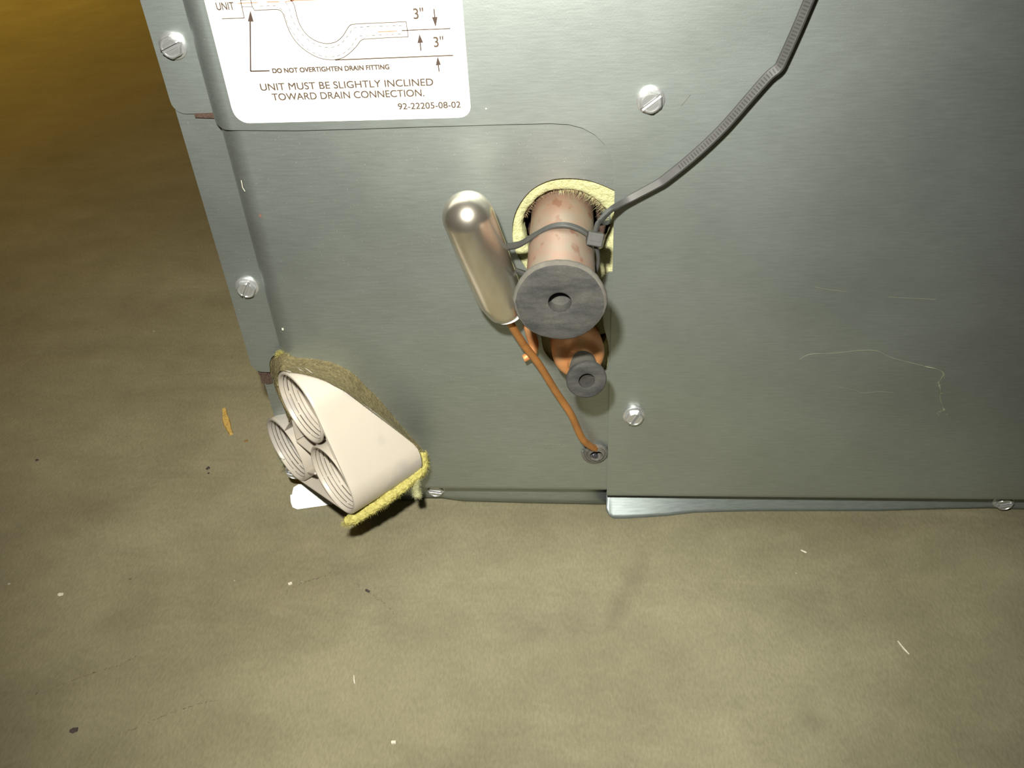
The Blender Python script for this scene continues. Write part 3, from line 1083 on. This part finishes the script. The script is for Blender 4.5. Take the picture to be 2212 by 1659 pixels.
# head
hc = Vector((-6.3, -22.0, 148.2))
V, F = box(-2.5, 2.5, -2.2, 2.2, -2.1, 2.1)
rot = Matrix.Rotation(math.radians(12), 3, 'Y') @ Matrix.Rotation(math.radians(-22), 3, 'X')
V = [hc + rot @ Vector(v) for v in V]
o = mk('locking_head', V, F, M_tie, tie)
bevel(o, .45, 2)
V, F = box(-1.5, 1.5, -2.45, -2.0, -.4, 1.4)
V = [hc + rot @ Vector(v) for v in V]
mk('pawl', V, F, M_tie, tie)
tl = [(-6.6, -21.6, 147.8)] + [(-5.6, -19, 151.1), (-4.7, -16.5, 151.2), (-3.0, -13, 151.2), (-1.4, -10, 151.4), (0.4, -8, 151.6), (3.1, -6, 152.3), (6.3, -5, 153.6), (13.1, -4.6, 157.4), (16.1, -4.6, 159.6), (24.0, -4.6, 166.9), (31.6, -4.6, 175.2), (38.6, -4.6, 184.6), (43.1, -4.6, 190.6), (45.6, -4.6, 193.0), (46.7, -4.6, 195.8), (49.0, -4.6, 203.3), (51.2, -4.6, 211.2), (53.2, -5, 218.9)]
P = spline(tl, 8)
TN = []
for i in range(len(P)):
    k = min(1, i / 50)
    TN.append(Vector((-.55, -.35, .75)).lerp(Vector((-.42, -1, .42)), k).normalized())
V, F = strap(P, TN, lambda t: 1.15 + 1.8 * min(1, t / .5), 1.3, .28)
mk('strap_tail', V, F, M_tie, tie, smooth=True, flat=30)
parts = []
nn = Vector((-.42, -1, .42)).normalized()
acc = 0
for i in range(76, len(P) - 1):
    a, b = P[i], P[i + 1]
    d = (b - a)
    L = d.length
    d.normalize()
    n2 = (nn - d * nn.dot(d)).normalized()
    s = d.cross(n2)
    t0 = (-acc) % 1.0
    while t0 < L:
        c = a + d * t0 + n2 * .62
        parts.append(([c - s * .75, c + s * .75, c + s * .75 + d * .55, c - s * .75 + d * .55, c - s * .75 + n2 * .09 + d * .5, c + s * .75 + n2 * .09 + d * .5],
                      [(0, 1, 5, 4), (4, 5, 2, 3), (0, 4, 3), (1, 2, 5)]))
        t0 += 1.0
    acc = (acc + L)
V, F = join(parts)
o = mk('serrations', V, F, M_tie, tie, recalc=False)
o['kind'] = 'stuff'

# ------------------------------------------------------------------ drain fitting: moulded corner with three threaded ports on a 45 degree face
P0 = Vector((-115.8, -15.0, 73.9))
NV, HV, ZV = Vector((-1, -1, 0)).normalized(), Vector((1, -1, 0)).normalized(), Vector((0, 0, 1))
def fp(h, z, t=0.0): return P0 + HV * h + ZV * z - NV * t
df = thing('drain_fitting', tuple(P0), 'cream plastic drain connection with three threaded ports poking out of the cabinet corner', 'fitting')
PORT = [(0.0, -0.6), (13.4, -28.9), (-26.0, -39.6)]
RO, RI = 15.3, 13.9


def convex(pts):
    pts = sorted(set((round(a, 4), round(b, 4)) for a, b in pts))
    def half(ps):
        h = []
        for p in ps:
            while len(h) >= 2 and (h[-1][0] - h[-2][0]) * (p[1] - h[-2][1]) - (h[-1][1] - h[-2][1]) * (p[0] - h[-2][0]) <= 0:
                h.pop()
            h.append(p)
        return h[:-1]
    return half(pts) + half(pts[::-1])


def circ(c, r, n=72): return [(c[0] + r * math.cos(2 * math.pi * i / n), c[1] + r * math.sin(2 * math.pi * i / n)) for i in range(n)]


# outline: convex skin on the right and below, a web with a notch between upper and left port
def outline(r):
    hull = convex(circ(PORT[0], r) + circ(PORT[1], r) + circ(PORT[2], r))
    a, b = PORT[0], PORT[2]
    # replace the upper left chord (between port 0 and port 2) by the two arcs and a web
    res = []
    keep = [p for p in hull]
    # find the chord: longest edge on the left side
    best, bi = 0, 0
    for i in range(len(keep)):
        p, q = keep[i], keep[(i + 1) % len(keep)]
        L = math.dist(p, q)
        mx = (p[0] + q[0]) / 2
        mz = (p[1] + q[1]) / 2
        if L > best and (mx < -10 and mz > -35):
            best, bi = L, i
    p, q = keep[bi], keep[(bi + 1) % len(keep)]
    ring = keep[bi + 1:] + keep[:bi + 1]        # starts at q, ends at p
    # travelling counter-clockwise the chord runs from p (port 0 side) to q (port 2 side)
    a0_ = math.degrees(math.atan2(p[1] - a[1], p[0] - a[0])) % 360
    webA = 228 if r > 14 else 228
    arcA = [(a[0] + r * math.cos(math.radians(t)), a[1] + r * math.sin(math.radians(t))) for t in [a0_ + (webA - a0_) * k / 10 for k in range(1, 11)]]
    b1 = math.degrees(math.atan2(q[1] - b[1], q[0] - b[0])) % 360
    webB = 72
    arcB = [(b[0] + r * math.cos(math.radians(t)), b[1] + r * math.sin(math.radians(t))) for t in [webB + (b1 - webB) * k / 10 for k in range(0, 10)]]
    return ring + arcA + arcB


OUT = outline(RO)
n = len(OUT)
SINK = 5.5
holes = [circ(c, 14.2, 48) for c in PORT]
INN = outline(RO - 1.3)
# skin: rim, outer side running back to the cabinet, slightly tapering
rings = [[fp(h, z, SINK) for h, z in INN], [fp(h, z, .5) for h, z in INN], [fp(h, z, 0) for h, z in outline(RO - 1.0)], [fp(h, z, 0.15) for h, z in outline(RO - .25)], [fp(h, z, .8) for h, z in OUT], [fp(h, z, 4) for h, z in OUT]]
TC = [(-60, .6), (-3, .6), (3.7, 5.0), (11, 10.8), (14.5, 15.0), (18.1, 21.4), (21.6, 26.6), (24.3, 30.2), (26.4, 31.4), (40, 33)]
def tcon(h):
    for (h0, t0), (h1, t1) in zip(TC, TC[1:]):
        if h <= h1: return t0 + (t1 - t0) * (h - h0) / (h1 - h0)
    return TC[-1][1]
def tend(h): return max(1.2, tcon(h) + .1)
for fr in (.25, .5, .75, 1.0):
    rings.append([fp(h, z, max(1.0 + fr * .4, 4 * 0 + tend(h) * fr)) for h, z in OUT])
rings[5] = [fp(h, z, min(4, max(1.0, tend(h) * .12))) for h, z in OUT]
cen3 = Vector((-103, 0, 47))
last = rings[-1]
CUTC = (-101.0, 48.0)
def cut_r(ang):
    d = (math.cos(ang), math.sin(ang))
    best = 14.0
    poly = [(-133, 50), (-133, 80), (-124, 84)] + cut + [(-84, 10), (-120, 10)]
    m_ = len(poly)
    for i in range(m_):
        x1, z1 = poly[i][0] - CUTC[0], poly[i][1] - CUTC[1]
        x2, z2 = poly[(i + 1) % m_][0] - CUTC[0], poly[(i + 1) % m_][1] - CUTC[1]
        den = d[0] * (z2 - z1) - d[1] * (x2 - x1)
        if abs(den) < 1e-9: continue
        t = (x1 * (z2 - z1) - z1 * (x2 - x1)) / den
        q = (x1 * d[1] - z1 * d[0]) / den
        if t > 0 and -1e-6 <= q <= 1 + 1e-6: best = max(best, t)
    return best
for fr in (.25, .6, 1.0):
    rg = []
    for p, (h, z) in zip(last, OUT):
        k = 1 if z > 4 else min(1, max(0, (h + 6) / 8)) if z > -30 or h > 8 else min(1, max(0, (h - 4) / 8))
        an = math.atan2(p.z - CUTC[1], p.x - CUTC[0])
        r = min(cut_r(an) - 4.0, math.hypot(p.z - CUTC[1], p.x - CUTC[0]) - (9.0 if p.x < -108 and p.z > 70 else 3.0))
        tgt = Vector((CUTC[0] + r * math.cos(an), 3.0, CUTC[1] + r * math.sin(an)))
        a_ = p.lerp(tgt, fr)
        b_ = fp(h, z, tend(h) + 14 * fr)
        rg.append(b_.lerp(a_, k))
    rings.append(rg)
if len(INN) == n:
    V = [p for r_ in rings for p in r_]
    F = []
    for k in range(len(rings) - 1):
        for i in range(n):
            j = (i + 1) % n
            F.append((k * n + i, k * n + j, (k + 1) * n + j, (k + 1) * n + i))
    F.append(tuple((len(rings) - 1) * n + i for i in range(n)))
    sk = mk('outer_skin', V, F, M_pvc, df, smooth=True, flat=50)
# recessed face between the ports, open where the bores are
def inside(poly, a, b):
    c = False
    m_ = len(poly)
    for i in range(m_):
        x1, z1 = poly[i]
        x2, z2 = poly[(i + 1) % m_]
        if (z1 > b) != (z2 > b) and a < (x2 - x1) * (b - z1) / (z2 - z1) + x1:
            c = not c
    return c


V, F = [], []
o2 = outline(RO - .7)
st = .7
for i in range(-62, 46):
    for j in range(-82, 26):
        a, b = i * st, j * st
        if inside(o2, a, b) and min(math.dist((a, b), c) for c in PORT) > 13.75:
            k = len(V)
            V += [fp(a - st / 2, b - st / 2, SINK), fp(a + st / 2, b - st / 2, SINK), fp(a + st / 2, b + st / 2, SINK), fp(a - st / 2, b + st / 2, SINK)]
            F.append((k, k + 1, k + 2, k + 3))
mk('recessed_face', V, F, M_pvc, df)


for k, c in enumerate(PORT):
    # ring wall and bore with real thread ridges
    prof = [(SINK + .2 if k else .9, RO - .35), (.3, RO - .35), (0.0, RO - .6), (0.0, RI + .35), (.25, RI + .1), (1.2, RI - .1)]
    t = 1.7
    while t < 7.2:
        taper = RI - .15 - t * .05
        prof += [(t, taper), (t + .45, taper - .28), (t + 1.15, taper - .30), (t + 1.4, taper)]
        t += 1.6
    prof += [(7.9, RI - 1.0), (8.8, RI - 3.5), (10.2, RI - 8.5), (10.6, RI - 11)]
    V, F = lathe(fp(c[0], c[1], 0), -NV, prof, 72, cap0=False, cap1=True)
    port = mk('threaded_port', V, F, M_pvc, df, smooth=True, flat=28)
    # dirt lodged in the thread roots
    parts = []
    t = 1.7
    u, w_ = frame(-NV)
    while t < 7.0:
        rr = RI - .15 - t * .05 - .07
        a = random.uniform(0, 6)
        for _ in range(7):
            span = random.uniform(.5, 1.3)
            k0 = int(span / .07) + 2
            pts = [fp(c[0], c[1], t - .08 + random.uniform(-.04, .04)) + (u * math.cos(a + q * .07) + w_ * math.sin(a + q * .07)) * rr for q in range(k0)]
            parts.append(tube(pts, random.uniform(.07, .15), 5))
            a += span + random.uniform(.02, .15)
        t += 1.6
    V, F = join(parts)
    ORI[port.name] = ORI[df.name]
    o = mk('thread_dirt', V, F, M_grime, port, recalc=False)
    o['kind'] = 'stuff'
# rib joining the two lower ports
for (q0, q1) in (((-12.6, -11.8), (-13.6, -25.8)), ((-14.2, -27.2), (-1.6, -25.6)), ((1.6, -16.4), (5.6, -15.6)), ((15.2, -6.5), (18.6, -14.8)), ((-11.6, -43.0), (-4.0, -38.5))):
    a, b = Vector((q0[0], 0, q0[1])), Vector((q1[0], 0, q1[1]))
    d = (b - a).normalized()
    s = Vector((-d.z, 0, d.x)) * .5
    c4 = [(a - s), (a + s), (b + s), (b - s)]
    V = [fp(v.x, v.z, .8) for v in c4] + [fp(v.x, v.z, SINK + .5) for v in c4]
    o = mk('rib', V, [(0, 1, 2, 3), (0, 4, 5, 1), (1, 5, 6, 2), (2, 6, 7, 3), (3, 7, 4, 0)], M_pvc, df)
    bevel(o, .3, 2)

# ------------------------------------------------------------------ foam gasket squeezed between plate and fitting
fg = thing('foam_gasket', (-100, 0, 45), 'olive and yellow fibrous foam gasket squeezed out around the cream drain fitting', 'gasket')
OL = [(-125.4, 56.5), (-129.0, 62), (-131.0, 69.0), (-131.6, 76.0), (-130.2, 81.5), (-126.4, 85.2), (-122.4, 86.8), (-119.2, 85.2), (-113.2, 84.6), (-106.4, 83.2), (-100.6, 80.0), (-96.8, 76.0), (-93.8, 70.9), (-90.2, 65.6), (-86.6, 58.6), (-84.0, 53.1), (-79.3, 44.5),
      (-75.4, 37.5), (-73.6, 31.2), (-74.2, 25.8), (-77.0, 21.0)]
def contact():
    """the loop where the foam touches the fitting's skin"""
    return [fp(h, z, tcon(h)) for h, z in outline(RO + .05)]


def ray_hit(poly, c, ang):
    """farthest crossing of the loop (seen from the front) from c in direction ang: radius and depth"""
    d = (math.cos(ang), math.sin(ang))
    best = (0.5, 0)
    m_ = len(poly)
    for i in range(m_):
        p, q = poly[i], poly[(i + 1) % m_]
        x1, z1, x2, z2 = p.x - c[0], p.z - c[1], q.x - c[0], q.z - c[1]
        den = d[0] * (z2 - z1) - d[1] * (x2 - x1)
        if abs(den) < 1e-9: continue
        t = (x1 * (z2 - z1) - z1 * (x2 - x1)) / den
        s = (x1 * d[1] - z1 * d[0]) / den
        if t > best[0] and -1e-6 <= s <= 1 + 1e-6:
            best = (t, p.y + (q.y - p.y) * s)
    return best


CT_ = contact()
cc = (-103.0, 45.0)
OLs = [(p.x, p.z) for p in spline([(a, 0, b) for a, b in OL], 5)]
angs = [math.atan2(b - cc[1], a - cc[0]) for a, b in OLs]
rows = []
for k, (a, b) in enumerate(OLs):
    an = angs[k]
    d = Vector((math.cos(an), 0, math.sin(an)))
    u = k / (len(OLs) - 1)
    ro = math.hypot(a - cc[0], b - cc[1])
    if u < .35: y_out = 6.6 - 5.8 * max(0, (u - .2) / .15) if u > .2 else 6.6
    else: y_out = .8
    r_in, y_in = ray_hit(CT_, cc, an)
    y_in = max(y_in, -15.5)
    row = []
    nz = 0.22 * math.sin(k * .8) + 0.18 * math.sin(k * 2.1)
    row.append(Vector((cc[0], 4, cc[1])) + d * (ro + .3))
    for q in range(12):
        s = q / 11
        r = ro + (r_in + .6 * s - ro) * s
        bulge = math.sin(s * math.pi) ** .7 * 2.7
        yb = y_out + (y_in - y_out) * s ** .9 - bulge
        row.append(Vector((cc[0] + d.x * r, yb + nz * math.sin(s * math.pi), cc[1] + d.z * r)))
    row.append(Vector((cc[0] + d.x * (r_in - .9), y_in + .7, cc[1] + d.z * (r_in - .9))))
    rb_ = min(r_in - 1.6, ro - 1.6)
    row.append(Vector((cc[0] + d.x * rb_, max(3, y_out), cc[1] + d.z * rb_)))
    rows.append(row)
V, F = grid(rows)
o = mk('foam_lip', V, F, M_foam, fg, smooth=True)
sb = o.modifiers.new('s', 'SUBSURF')
sb.levels = sb.render_levels = 2
tx = bpy.data.textures.new('foam_cells', 'CLOUDS')
tx.noise_scale = 0.0011
dp = o.modifiers.new('cells', 'DISPLACE')
dp.texture = tx
dp.strength = 0.0003
dp.texture_coords = 'LOCAL'
# yellow cut edge along the underside of the fitting: a tapered strip following the skin
edge = []
EP = [(-73.4, -8.0, 44.5), (-73.2, -11.0, 39.0), (-77.5, -15.0, 36.6), (-82, -19.5, 35.2), (-87, -23.3, 33.6), (-92.5, -26.5, 31.6), (-98.0, -29.5, 29.6), (-102.5, -30.4, 28.4)]
V, F = tube(spline([e[:3] for e in EP], 8), lambda t: 1.3 + .85 * min(1, t * 3) + .2 * math.sin(t * 37), 14)
o = mk('cut_edge', V, F, M_fibre, fg, smooth=True)
sb = o.modifiers.new('s', 'SUBSURF')
sb.levels = sb.render_levels = 2
dp = o.modifiers.new('cells', 'DISPLACE')
dp.texture = tx
dp.strength = 0.0012
dp.texture_coords = 'LOCAL'
o['label'] = 'bright yellow fibrous cut edge'
EPS = spline([e[:3] for e in EP], 8)
def f2():
    p = random.choice(EPS)
    j = Vector((random.uniform(-1, 1), random.uniform(-1, 1), random.uniform(-1, .4))).normalized()
    return p + j * 1.5, (j * .8 + Vector((-.1, -.25, -.6)))
fibres(f2, 5200, 1.35, M_fibre, 'loose_fibres', fg, 0.045)
def f3():
    k = random.randrange(len(rows))
    q = random.randrange(2, 12)
    return rows[k][q], (random.uniform(-.3, .3), -1, random.uniform(-.3, .3))
fibres(f3, 900, .7, M_foam, 'loose_fibres', fg, 0.05)
# hanging tuft
TP = spline([(-76.0, -13.5, 36.5), (-76.4, -14.2, 33), (-76.6, -14.8, 29.5), (-76.2, -15, 27.0)], 5)
V, F = tube(TP, lambda t: 1.7 + .3 * math.sin(t * 9) - .4 * t, 10)
o = mk('hanging_tuft', V, F, M_pad, fg, smooth=True)
dp = o.modifiers.new('cells', 'DISPLACE')
dp.texture = tx
dp.strength = 0.0014
dp.texture_coords = 'LOCAL'
def f4():
    p = random.choice(TP)
    j = Vector((random.uniform(-1, 1), random.uniform(-1, 1), random.uniform(-.4, .4))).normalized()
    return p + j * 1.1, (j + Vector((0, 0, -.8)))
fibres(f4, 1800, 1.2, M_pad, 'loose_fibres', fg, 0.045)
# small yellow blob at the upper left corner of the gasket
def f5():
    return (-123.2 + random.uniform(-3.5, 2.5), 3.6 + random.uniform(-1.5, 1), 85.6 + random.uniform(-1.2, 1.0)), (random.uniform(-1, 1), -.6, random.uniform(-.2, 1))
fibres(f5, 500, 1.2, M_fibre, 'loose_fibres', fg, 0.07)
def f6():
    return (-139.5 + random.uniform(-1, 1), 10 + random.uniform(-1, 1), 22 + random.uniform(-1.5, 1.5)), (-1, -.3, random.uniform(-.6, .8))
fibres(f6, 60, 2.4, M_lint, 'loose_fibres', fg, 0.06)

# ------------------------------------------------------------------ things lying on the floor and stuck on the panel
def chip(name, x, y, ang, lx, ly, lz, mat, label, cat, group=None, jag=.2):
    n_ = 9
    V, F = [], []
    ca, sa = math.cos(ang), math.sin(ang)
    for i in range(n_):
        s = i / (n_ - 1) - .5
        wd = ly * (1 - .35 * abs(s * 2) ** 3) * random.uniform(1 - jag, 1 + jag) / 2
        bend = .12 * lx * (s * s)
        for (a, b) in ((-1, 0), (1, 0), (.8, 1), (-.8, 1)):
            X_, Y_ = s * lx, a * wd + bend
            V.append((x + X_ * ca - Y_ * sa, y + X_ * sa + Y_ * ca, FZ + .02 + b * lz * random.uniform(.8, 1.1)))
    for i in range(n_ - 1):
        for k in range(4):
            j = (k + 1) % 4
            F.append((i * 4 + k, i * 4 + j, (i + 1) * 4 + j, (i + 1) * 4 + k))
    F += [(3, 2, 1, 0), tuple((n_ - 1) * 4 + k for k in range(4))]
    o = mk(name, V, F, mat, None, origin=(x, y, FZ))
    return tag(o, label, cat, group)


chip('wood_splinter', -187.2, 60.6, math.radians(-63), 21, 3.1, 1.3, M_chip, 'yellow wood splinter lying on the floor left of the drain fitting', 'splinter')
chip('wood_crumb', -173.0, 47.0, .4, 2.0, 1.4, .5, M_crumb, 'tiny brown crumb just below the yellow wood splinter', 'crumb', jag=.4)
chip('dark_grit', -185.8, 27.8, 1.0, 1.7, 1.2, .7, M_dark, 'black speck of grit on the floor below the wood splinter', 'grit', jag=.4)
chip('dark_grit', -184.4, 24.6, 1.0, .8, .7, .5, M_dark, 'smaller of the two black specks below the wood splinter', 'grit', jag=.4)
chip('dark_grit', -272.6, 32.6, .2, 1.3, 1.0, .5, M_dark, 'dark speck on the floor near the left edge, far from the cabinet', 'grit', jag=.4)
chip('dark_grit', -190.4, -104.6, .3, 2.8, 1.7, .4, M_dark, 'dark fragment on the floor at the lower left', 'grit', jag=.5)
chip('dark_grit', -96.2, -41.4, -.5, 2.1, 1.0, .5, M_dark, 'dark fragment beside the hairline crack below the drain fitting', 'grit', jag=.5)
chip('pale_grit', -128.8, -38.5, .5, 1.6, 1.1, .6, M_pale, 'pale grain on the floor below the drain fitting', 'grit', jag=.4)
chip('pale_grit', -223.2, -46.0, .1, 2.2, 1.5, .4, M_pale, 'pale flat grain on the floor at the left, below the wood splinter', 'grit', jag=.3)
chip('pale_grit', -74.9, -105.4, .1, 1.6, 1.1, .6, M_pale, 'pale grain on the floor at the bottom, left of the middle', 'grit', jag=.4)
chip('pale_straw', 80.6, -17.5, -.6, 2.4, .5, .3, M_pale, 'short pale straw on the floor below the large panel', 'straw', jag=.2)
chip('pale_straw', 107.6, -62.5, -1.15, 6.2, .5, .3, M_pale, 'longer pale straw on the floor at the lower right', 'straw', jag=.2)
chip('pale_straw', -93.6, -81.5, -1.3, 3.6, .4, .3, M_pale, 'short pale straw on the floor at the bottom left', 'straw', jag=.2)

lt = thing('lint_thread', (100, 0, 80), 'long curved pale lint thread stuck on the large grey panel', 'lint')
tp = [(69.1, 84.9), (72.7, 87.2), (80.4, 87.6), (94.0, 88.9), (102.0, 85.3), (114.3, 81.5)]
V, F = tube(spline([(a, -.14, b) for a, b in tp], 8), .085, 6)
mk('thread', V, F, M_lint, lt)
tp = [(114.3, 81.5), (118.2, 80.3), (121.4, 78.2), (120.4, 74.0), (122.4, 71.0), (123.3, 67.0), (124.6, 63.0), (126.2, 60.6), (127.8, 58.8)]
V, F = tube(spline([(a + random.uniform(-.4, .4), -.3, b) for a, b in tp], 6), lambda t: .16 + .12 * math.sin(t * 31), 6)
mk('thread', V, F, M_lint, lt)
def f7():
    a, b = random.choice([(121.2, 78), (120.6, 74), (121.4, 72.6), (122.4, 69.4), (125.6, 61), (127.8, 58.9), (124.4, 59.6)])
    return (a + random.uniform(-.5, .5), -.2, b + random.uniform(-.5, .5)), (random.uniform(-1, 1), -.2, random.uniform(-1, 1))
fibres(f7, 110, 1.3, M_lint, 'fluff', lt, 0.05)
V, F = tube(spline([(85.5, -.12, 71.8), (90.5, -.12, 70.6), (95, -.12, 69), (101, -.12, 69.6), (106, -.12, 69.0)], 6), .05, 5)
o = mk('lint_wisp', V, F, M_lint, None, origin=(95, 0, 70))
tag(o, 'faint short lint wisp below the long thread on the large panel', 'lint')
